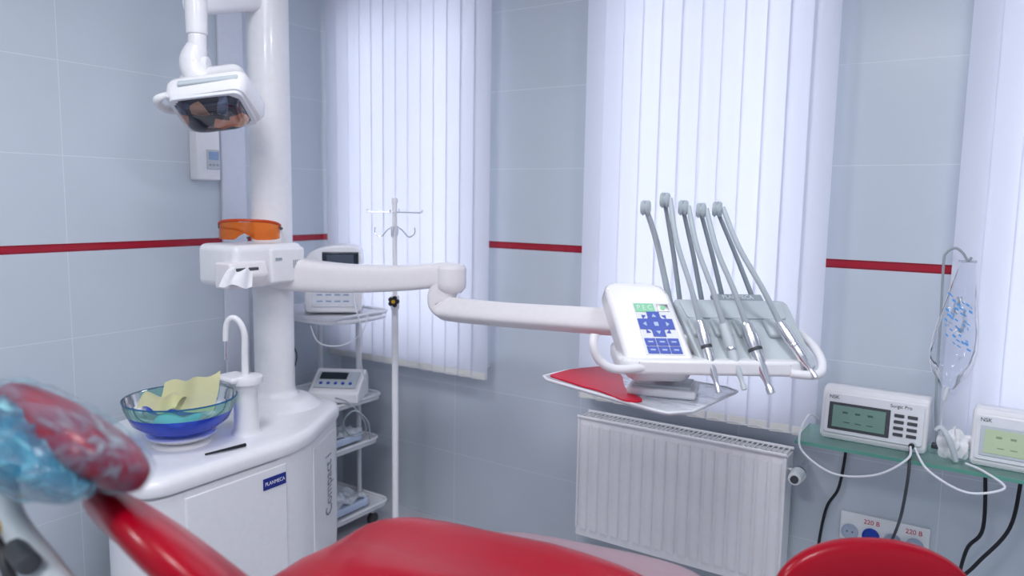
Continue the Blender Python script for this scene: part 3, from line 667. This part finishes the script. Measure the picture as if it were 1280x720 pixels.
# ------------------------------------------------------------------ IV stand
ix,iy=0.80,-0.46
iv=thing("infusion_stand",(ix,iy,0),"slim white infusion stand with hooks and black knob","infusion stand")
b=B(); b.cyl((ix,iy,0.10),(ix,iy,1.16),0.0145,WHITE); b.cyl((ix,iy,1.14),(ix,iy,1.20),0.019,WHITE,bev=0.003); b.cyl((ix,iy,1.18),(ix,iy,1.60),0.010,WHITE); b.lathe([(0,0),(0.014,0),(0.012,0.02),(0,0.024)],WHITE,T(ix,iy,1.60)); put("pole",b,parent=iv)
for ang in (33,123):
    d=Vector((math.cos(math.radians(ang)),math.sin(math.radians(ang)),0)); z=1.56
    for s in (-1,1):
        b=B(); o=Vector((ix,iy,z))
        b.tube([o,o+d*s*0.06,o+d*s*0.112,o+d*s*0.118+Vector((0,0,0.012))],0.0028,STEEL,segs=7,n=4)
        o=o+Vector((0,0,-0.075)); b.tube([o+Vector((0,0,0.02)),o+d*s*0.03+Vector((0,0,0.0)),o+d*s*0.06+Vector((0,0,-0.03)),o+d*s*0.085+Vector((0,0,-0.015)),o+d*s*0.085+Vector((0,0,0.01))],0.0028,STEEL,segs=7,n=5)
        put("hook",b,parent=iv)
b=B()
q=frame((ix+0.012,iy-0.016,1.18),(0.84,0.54,0),(0,0,1))
b.cyl(q@Vector((0,0,0)),q@Vector((0,0,0.02)),0.012,BLACK)
for k in range(5): a=k*2*math.pi/5; c=q@Vector((0.015*math.cos(a),0.015*math.sin(a),0.018)); c2=q@Vector((0.015*math.cos(a),0.015*math.sin(a),0.034)); b.cyl(c,c2,0.010,BLACK,bev=0.002)
b.cyl(q@Vector((0,0,0.03)),q@Vector((0,0,0.037)),0.008,YEL); put("knob",b,parent=iv,label="black lobed knob with yellow cap")
b=B(); b.lathe([(0,0),(0.03,0),(0.028,0.05),(0.018,0.07),(0,0.07)],WHITE,T(ix,iy,0.07))
for k in range(5):
    a=math.radians(72*k+36); e=Vector((ix+0.22*math.cos(a),iy+0.22*math.sin(a),0.065)); b.tube([(ix,iy,0.10),((ix+e.x)/2,(iy+e.y)/2,0.09),e],[0.014,0.012,0.01],WHITE,n=4); b.cyl((e.x,e.y-0.01,0.025),(e.x,e.y+0.01,0.025),0.025,BLACK); b.cyl((e.x,e.y,0.04),(e.x,e.y,0.07),0.007,CHROME)
put("base",b,parent=iv)
# ------------------------------------------------------------------ glass shelf with devices
gs=thing("glass_shelf",(2.9,-0.25,0.84),"clear green-edged glass wall shelf holding two devices","shelf")
b=B(); b.box((3.02,-0.255,0.845),(1.10,0.23,0.010),SGLASS,0); 
b.box((3.02,-0.371,0.845),(1.10,0.003,0.011),EGLASS,0); b.box((2.469,-0.255,0.845),(0.003,0.23,0.011),EGLASS,0)
put("glass_plate",b,parent=gs,label="greenish glass plate")
for x in (2.53,2.79):
    b=B(); b.box((x,-0.15,0.831),(0.016,0.30,0.016),CHROME,0.003); b.box((x,-0.004,0.80),(0.05,0.008,0.09),CHROME,0.003); put("bracket",b,parent=gs)
def device(name,loc,yaw,label,w,h,scr,model,dark):
    th=thing(name,loc,label,"dental motor"); M=T(*loc)@RZ(yaw)
    b=B(); b.prism(round_poly([(0.002,0.0),(0.168,0),(0.168,h*0.92),(0.075,h*1.03),(0.030,h)],[0.02,0.02,0.03,0.05,0.03],5),-w/2,w/2,WHITE,0.012,M=M@frame((0,0,0),(0,1,0),(0,0,1))); put("casing",b,parent=th)
    mf=M@frame((0,0.0135,h/2),(1,0,0),(0,0.028,h))
    b=B(); b.prism(round_poly([(-w*0.46,-h*0.38),(w*0.46,-h*0.38),(w*0.46,h*0.40),(-w*0.46,h*0.40)],0.012,4),-0.001,0.003,PLAST,0.001,M=mf)
    b.text("NSK",0.016,mf@T(-w*0.38,h*0.33,0.0035),BLK); b.text(model,0.015,mf@T(w*0.25,h*0.32,0.0035),BLK); put("front_panel",b,parent=th)
    b=B(); b.box((-w*0.13,-0.006,0.004),(w*0.58,h*0.54,0.004),DGREY if dark else LGREY,0.002,M=mf); b.box((-w*0.13,-0.006,0.0065),(w*0.50,h*0.43,0.002),scr,0.0005,M=mf)
    tm=mat("lcd_dark_segments",hexc("48645C"),0.5) if dark else mat("lcd_olive_segments",hexc("8FA080"),0.5)
    for i in range(3): b.box((-w*0.26+i*w*0.12,h*0.05,0.0077),(w*0.05,h*0.04,0.0006),tm,0,M=mf); b.box((-w*0.24+i*w*0.11,-h*0.14,0.0077),(w*0.06,h*0.02,0.0006),tm,0,M=mf)
    put("display",b,parent=th)
    b=B()
    for i in range(2):
        for j in range(4): b.box((w*0.24+i*w*0.12,h*0.15-j*h*0.12,0.005),(w*0.09,h*0.06,0.004),LGREY if not dark else DGREY,0.0015,M=mf)
    put("keypad",b,parent=th)
    b=B(); xx=w*0.38; b.cyl(mf@Vector((xx,-h*0.36,0.0)),mf@Vector((xx,-h*0.36,0.022)),0.011,LGREY,bev=0.002); b.cyl(mf@Vector((xx,-h*0.36,0.02)),mf@Vector((xx,-h*0.36,0.045)),0.008,BLACK,bev=0.002)
    put("motor_socket",b,parent=th)
    for fx in (-w*0.38,w*0.38): b=B(); b.cyl(M@Vector((fx,0.03,-0.004)),M@Vector((fx,0.03,0.002)),0.012,BLACK,bev=0.001); put("foot",b,parent=th)
    return th
device("dental_motor",(2.685,-0.300,0.8545),-1,"white surgical dental motor unit with dark green display",0.315,0.165,LCDG,"Surgic Pro",True)
device("dental_motor",(3.105,-0.320,0.8545),-3,"white endodontic motor unit with pale green display",0.30,0.165,LCDL,"Endo-Mate",False)
b=B(); b.tube([(2.865,-0.19,0.86),(2.850,-0.165,1.02),(2.845,-0.15,1.25),(2.840,-0.15,1.44),(2.845,-0.15,1.475),(2.868,-0.15,1.492),(2.89,-0.15,1.478),(2.905,-0.15,1.455),(2.915,-0.15,1.465)],0.0042,GREY,segs=8,n=6)
b.box((2.865,-0.19,0.858),(0.03,0.03,0.014),DGREY,0.003)
put("bag_hook",b,label="bent steel rod hook standing behind the motor unit",cat="hook")
bg=thing("saline_bag",(2.89,-0.15,1.10),"empty clear plastic saline bag with blue print on hook","infusion bag")
b=B()
ws=[0.020,0.028,0.035,0.042,0.050,0.057,0.062,0.065,0.062,0.050,0.024]
def wsv(v):
    q=v*10; i=min(int(q),9); return ws[i]*(1-(q-i))+ws[i+1]*(q-i)
def bagf(sgn):
    def f(u,v):
        w=wsv(v); s=2*u-1; th=(0.026+0.008*math.sin(v*14+u*3)+0.006*math.sin(u*11+v*6)+0.006*noise.noise(Vector((u*6,v*14,sgn))))*math.sqrt(max(0,1-s*s))*min(1,v*2.5)*min(1,(1-v)*6+0.1)
        return (2.905-0.025*v+s*w,-0.15+sgn*th,1.45-v*0.40-0.018*(1-s*s)*max(0,v-0.9)*10)
    return f
b.grid(bagf(-1),20,60,BAGF); b.grid(bagf(1),20,60,BAGF); b.cyl((2.88,-0.15,1.045),(2.872,-0.15,1.00),0.007,PLAST)
b.tube([(2.880,-0.15,1.452),(2.93,-0.15,1.452)],0.003,BAGF,segs=6,n=1)
for sgn in (-1,1): b.tube([(2.905-0.025*v+sgn*wsv(v),-0.15,1.45-v*0.40) for v in [k/20 for k in range(21)]],0.0012,PLAST,segs=6,n=2)
put("bag",b,parent=bg)
rnd=random.Random(3); BP=mat("blue_bag_print",hexc("5AA2E2"),0.5)
b=B(); t=bmesh.new()
for j in range(9):
    for i in range(6):
        if rnd.random()<0.72:
            x=2.860+i*0.012+rnd.uniform(-.004,.004); z=1.350-j*0.017-i*0.008+rnd.uniform(-.004,.004); w_=0.012*rnd.uniform(.4,1); h_=0.008*rnd.uniform(.4,1); yy=-0.1885+0.003*abs(i-2.5)
            vs=[t.verts.new((x+dx*w_,yy,z+dz*h_-dx*0.006)) for dx,dz in ((0,0),(1,0),(1,1),(0,1))]; t.faces.new(vs)
b.add(t,BP); put("print",b,parent=bg)
cable("drip_tube",[(2.872,-0.15,1.00),(2.87,-0.15,0.94),(2.875,-0.20,0.90),(2.89,-0.24,0.89)],0.0025,PLAST,"thin clear drip tube below the saline bag")
b=B(); 
def crum(u,v):
    a=u*2*math.pi; ph=v*math.pi; r=0.036*(1+0.9*noise.noise(Vector((math.cos(a)*2.5,math.sin(a)*2.5,v*4))))
    return (2.915+r*math.cos(a)*math.sin(ph),-0.29+r*math.sin(a)*math.sin(ph)*0.8,0.900-r*1.1*math.cos(ph))
b.grid(crum,30,20,PAPER); put("crumpled_wipe",b,label="crumpled white wipe between the two motor units",cat="wipe")
b=B(); b.tube([(2.925,-0.335,0.862),(2.905,-0.34,0.92),(2.88,-0.33,0.955),(2.865,-0.33,0.945)],[0.007,0.009,0.008,0.006],LGREY,segs=10,n=5); put("motor_handpiece",b,label="grey motor handpiece leaning between the devices",cat="handpiece")
cable("cable",[(2.803,-0.345,0.885),(2.80,-0.40,0.86),(2.72,-0.42,0.80),(2.60,-0.41,0.775),(2.50,-0.39,0.82),(2.485,-0.38,0.88),(2.50,-0.33,0.93),(2.515,-0.25,0.90)],0.0035,PLAST,"white motor cable looping over the shelf edge")
cable("cable",[(2.815,-0.345,0.883),(2.86,-0.41,0.84),(2.96,-0.42,0.80),(3.05,-0.41,0.83),(3.00,-0.38,0.858),(2.95,-0.34,0.862)],0.0035,PLAST,"white motor cable curled along the shelf front")
cable("cable",[(2.56,-0.125,0.88),(2.565,-0.10,0.84),(2.575,-0.02,0.78),(2.56,-0.02,0.60),(2.52,-0.02,0.50),(2.50,-0.02,0.30),(2.50,-0.02,0.01)],0.0055,BLACK,"black power cable hanging beside the sockets")
cable("cable",[(2.803,-0.35,0.88),(2.805,-0.38,0.80),(2.79,-0.30,0.66),(2.765,-0.12,0.53),(2.745,-0.05,0.45)],0.005,DGREY,"dark motor cable hanging to the wall sockets",plug=(2.745,-0.021,0.436))
cable("cable",[(3.0,-0.145,0.88),(3.0,-0.125,0.82),(3.01,-0.13,0.60),(2.97,-0.10,0.50),(2.95,-0.03,0.30),(2.95,-0.03,0.01)],0.006,BLACK,"thick black power cable hanging below the shelf")
cable("cable",[(3.12,-0.15,0.88),(3.10,-0.13,0.80),(3.08,-0.14,0.62),(3.0,-0.15,0.48),(2.94,-0.12,0.35),(2.90,-0.05,0.01)],0.006,BLACK,"second black power cable hanging below the shelf")
# sockets
so=thing("wall_socket",(2.715,-0.005,0.40),"white four-gang wall socket marked 220 volts on tiles","socket")
b=B(); b.box((2.715,-0.006,0.455),(0.29,0.012,0.105),WHITE,0.004); put("plate",b,parent=so)
SKT=mat("socket_recess",(0.42,0.48,0.60),0.5)
for x in (2.605,2.675,2.745,2.815):
    b=B(); b.lathe([(0.029,0.0),(0.029,0.007),(0.026,0.007),(0.024,0.003),(0,0.003)],SKT if x!=2.675 else BLUE,frame((x,-0.012,0.436),(1,0,0),(0,0,1)),24)
    for s in (-1,1): b.cyl((x+s*0.009,-0.0145,0.436),(x+s*0.009,-0.0160,0.436),0.0028,DGREY,segs=10)
    put("socket",b,parent=so)
for x in (2.675,2.81):
    b=B(); b.text("220 B",0.024,frame((x,-0.0128,0.485),(1,0,0),(0,0,1)),REDT,sx=0.95); put("lettering",b,parent=so,label="red 220 V marking")
# ------------------------------------------------------------------ dental chair
MC=T(2.0,-1.42,0)@RZ(-12)
MSt=T(2.045,-1.325,0)@RZ(10)
ch=thing("dental_chair",(1.93,-1.75,0),"glossy red upholstered dental chair with film-wrapped headrest","dental chair")
b=B()
def seatf(co):
    x,y,z=co; 
    if z>0: z+=0.020*(abs(x)/0.38)**2.5 + 0.012*math.exp(-((y-0.22)/0.07)**2) + 0.008*math.exp(-((y+0.02)/0.05)**2)
    t=max(0,(0.25-y)/0.6)
    if x<0: x=x*(1.0+0.10*t)-0.06*t
    return (x,y-0.17*max(0,x-0.10)-0.12*max(0,-x-0.18),z-0.05*max(0,(y-0.18)/0.15)**2-0.04*max(0,x-0.18)-0.25*max(0,-x-0.25)**1.3)
b.pad((0.77,0.74,0.13),RED,MSt@T(-0.005,-0.375,0.764),e=3.6,ez=3.2,nu=72,nv=22,fn=seatf); put("seat",b,parent=ch)
b=B(); b.pad((0.66,0.62,0.10),mat("beige_shell",hexc("A0868E"),0.4),MSt@T(0.155,-0.275,0.738),e=4.0,ez=3.5,nu=64,nv=12); b.box((0,-0.35,0.61),(0.36,0.4,0.12),LGREY,0.03,M=MSt); put("seat_shell",b,parent=ch,label="greyish plastic seat shell")
b=B(); b.pad((0.56,0.40,0.09),RED,MSt@T(0,-0.08,0.48)@RX(82),e=4,ez=3); put("leg_rest",b,parent=ch)
bk0=Vector((0,-0.55,0.74)); bk1=Vector((-0.03,-0.86,1.10)); upb=bk1-bk0
MB=MC@frame((bk0+bk1)/2,(1,0,0),upb)
def backf(co):
    x,y,z=co; t=(y/0.27+1)/2; w=1.0-0.46*max(0,t)**1.6; return (x*w,y,z+0.25*x*x)
b=B(); b.pad((0.57,0.56,0.09),RED,MB,e=3,ez=2.6,nu=64,nv=18,fn=backf); put("backrest",b,parent=ch)
MHd=MC@T(-0.13,-0.90,1.215)@RX(-35)
b=B(); b.pad((0.48,0.18,0.095),DRED,MHd,e=3.6,ez=2.6,nu=56,nv=16); hd=put("headrest",b,parent=ch,label="dark red headrest cushion")
b=B()
b.tube([(-0.24,-0.97,1.14),(-0.14,-0.985,1.09),(-0.05,-0.96,1.03),(-0.01,-0.93,0.97),(0.01,-0.90,0.90)],[0.013,0.015,0.016,0.016,0.016],LGREY,segs=12,n=5,M=MC,asp=1.5)
b.tube([(-0.26,-0.95,1.13),(-0.14,-1.0,1.055),(-0.07,-0.99,0.98),(-0.05,-0.95,0.90)],[0.010]*4,DGREY,segs=12,n=5,M=MC)
b.cyl(MC@Vector((-0.09,-0.99,1.055)),MC@Vector((-0.02,-0.985,1.05)),0.018,DGREY,bev=0.004)
put("headrest_bracket",b,parent=ch,label="grey metal headrest bracket")
b=B(); b.lathe([(0,0),(0.10,0),(0.10,0.5),(0.085,0.56),(0,0.56)],WHITE,MC@T(0,-0.4,0.03),28); b.box((0,-0.38,0.03),(0.55,0.85,0.06),WHITE,0.025,M=MC); put("base",b,parent=ch)
b=B()
def fold(p): return 1-abs(noise.noise(p))*2
def cov(co):
    x,y,z=co; n=noise.noise(Vector((x*7,y*12,z*12))); n2=fold(Vector((x*14+y*20+5,y*24,z*24)))
    k=1+0.09*n+0.10*(n2-0.6); return (x*(1+0.02*n)-0.02,y*k-0.046,z*k-0.040-0.02*max(0,n)-0.03*max(0,-x))
b.pad((0.50,0.17,0.12),TEALF,MHd,e=3.2,ez=2.2,nu=140,nv=60,fn=cov)
def cov2(co):
    x,y,z=co; n=noise.noise(Vector((x*8,y*14,z*14))); n2=fold(Vector((x*16+y*18+9,y*26,z*22))); return (x-0.008,y*(1.07+0.04*n+0.05*(n2-0.6)),z*(1.13+0.05*n+0.10*(n2-0.6)))
b.pad((0.50,0.19,0.10),TEALT,MHd,e=3.4,ez=2.5,nu=140,nv=50,fn=cov2)
put("plastic_cover",b,parent=hd,label="crumpled cyan plastic film cover")
b=B(); b.tube([(-0.13,-1.00,1.09),(-0.10,-1.03,1.03),(-0.09,-1.03,0.95),(-0.10,-1.02,0.85)],0.004,YEL,segs=7,n=6,M=MC); b.tube([(-0.13,-1.00,1.09),(-0.05,-1.03,1.05),(-0.02,-1.02,0.99),(-0.02,-1.0,0.88)],0.004,YEL,segs=7,n=6,M=MC); put("elastic_cord",b,parent=hd,label="yellow elastic cord")
# ------------------------------------------------------------------ stool
sx,sy=2.60,-1.25
st=thing("operator_stool",(sx,sy,0),"red upholstered operator stool with curved backrest","stool")
b=B(); b.pad((0.42,0.42,0.10),RED,T(sx,sy,0.50),e=2.3,ez=2.6); put("seat",b,parent=st)
b=B()
MBk=T(2.775,-0.965,0.690)@RZ(33)@RX(90)
def stb(co):
    x,y,z=co; return (x,y-0.25*x*x,z+0.7*x*x)
b.pad((0.49,0.26,0.09),RED,MBk,e=2.5,ez=2.4,nu=56,nv=18,fn=stb); put("backrest",b,parent=st)
b=B(); b.tube([(sx,sy,0.46),(2.70,-1.08,0.46),(2.79,-0.91,0.50),(2.80,-0.90,0.66)],0.013,CHROME,n=6); b.cyl((sx,sy,0.12),(sx,sy,0.46),0.025,CHROME); put("frame",b,parent=st)
b=B()
for k in range(5):
    a=math.radians(72*k); e=Vector((sx+0.26*math.cos(a),sy+0.26*math.sin(a),0.075)); b.tube([(sx,sy,0.12),e],[0.022,0.014],CHROME,n=1); b.cyl((e.x,e.y-0.012,0.028),(e.x,e.y+0.012,0.028),0.028,BLACK); b.cyl((e.x,e.y,0.04),(e.x,e.y,0.08),0.007,CHROME)
put("base",b,parent=st)
# ------------------------------------------------------------------ lights
LP=mat("fill_panel_glow",(0.9,0.9,0.9),0.5,emit=(0.9,0.94,1.0),es=1.5)
for i,(x,y) in enumerate(((1.4,-1.9),(3.3,-1.9),(2.4,-3.6))):  # unseen glowing panels with area lamps, added as soft fill for the room
    b=B(); b.box((x,y,H-0.02),(0.62,0.62,0.04),FRAME,0.004); b.box((x,y,H-0.042),(0.56,0.56,0.004),LP,0); put("fill_panel",b,label="square white fill panel added overhead, out of view",cat="added fill light",group="added fill panels")
    ld=bpy.data.lights.new("fill_light",'AREA'); ld.size=0.55; ld.energy=(19,23,30)[i]; ld.color=(0.94,0.96,1.0); lo=bpy.data.objects.new("fill_light",ld); lo.location=(x,y,H-0.06); COL.objects.link(lo)
w=bpy.data.worlds.new("sky"); sc.world=w; w.use_nodes=True; nt=w.node_tree; bg_=nt.nodes["Background"]
bg_.inputs[0].default_value=(0.83,0.875,1.0,1); bg_.inputs[1].default_value=4.3
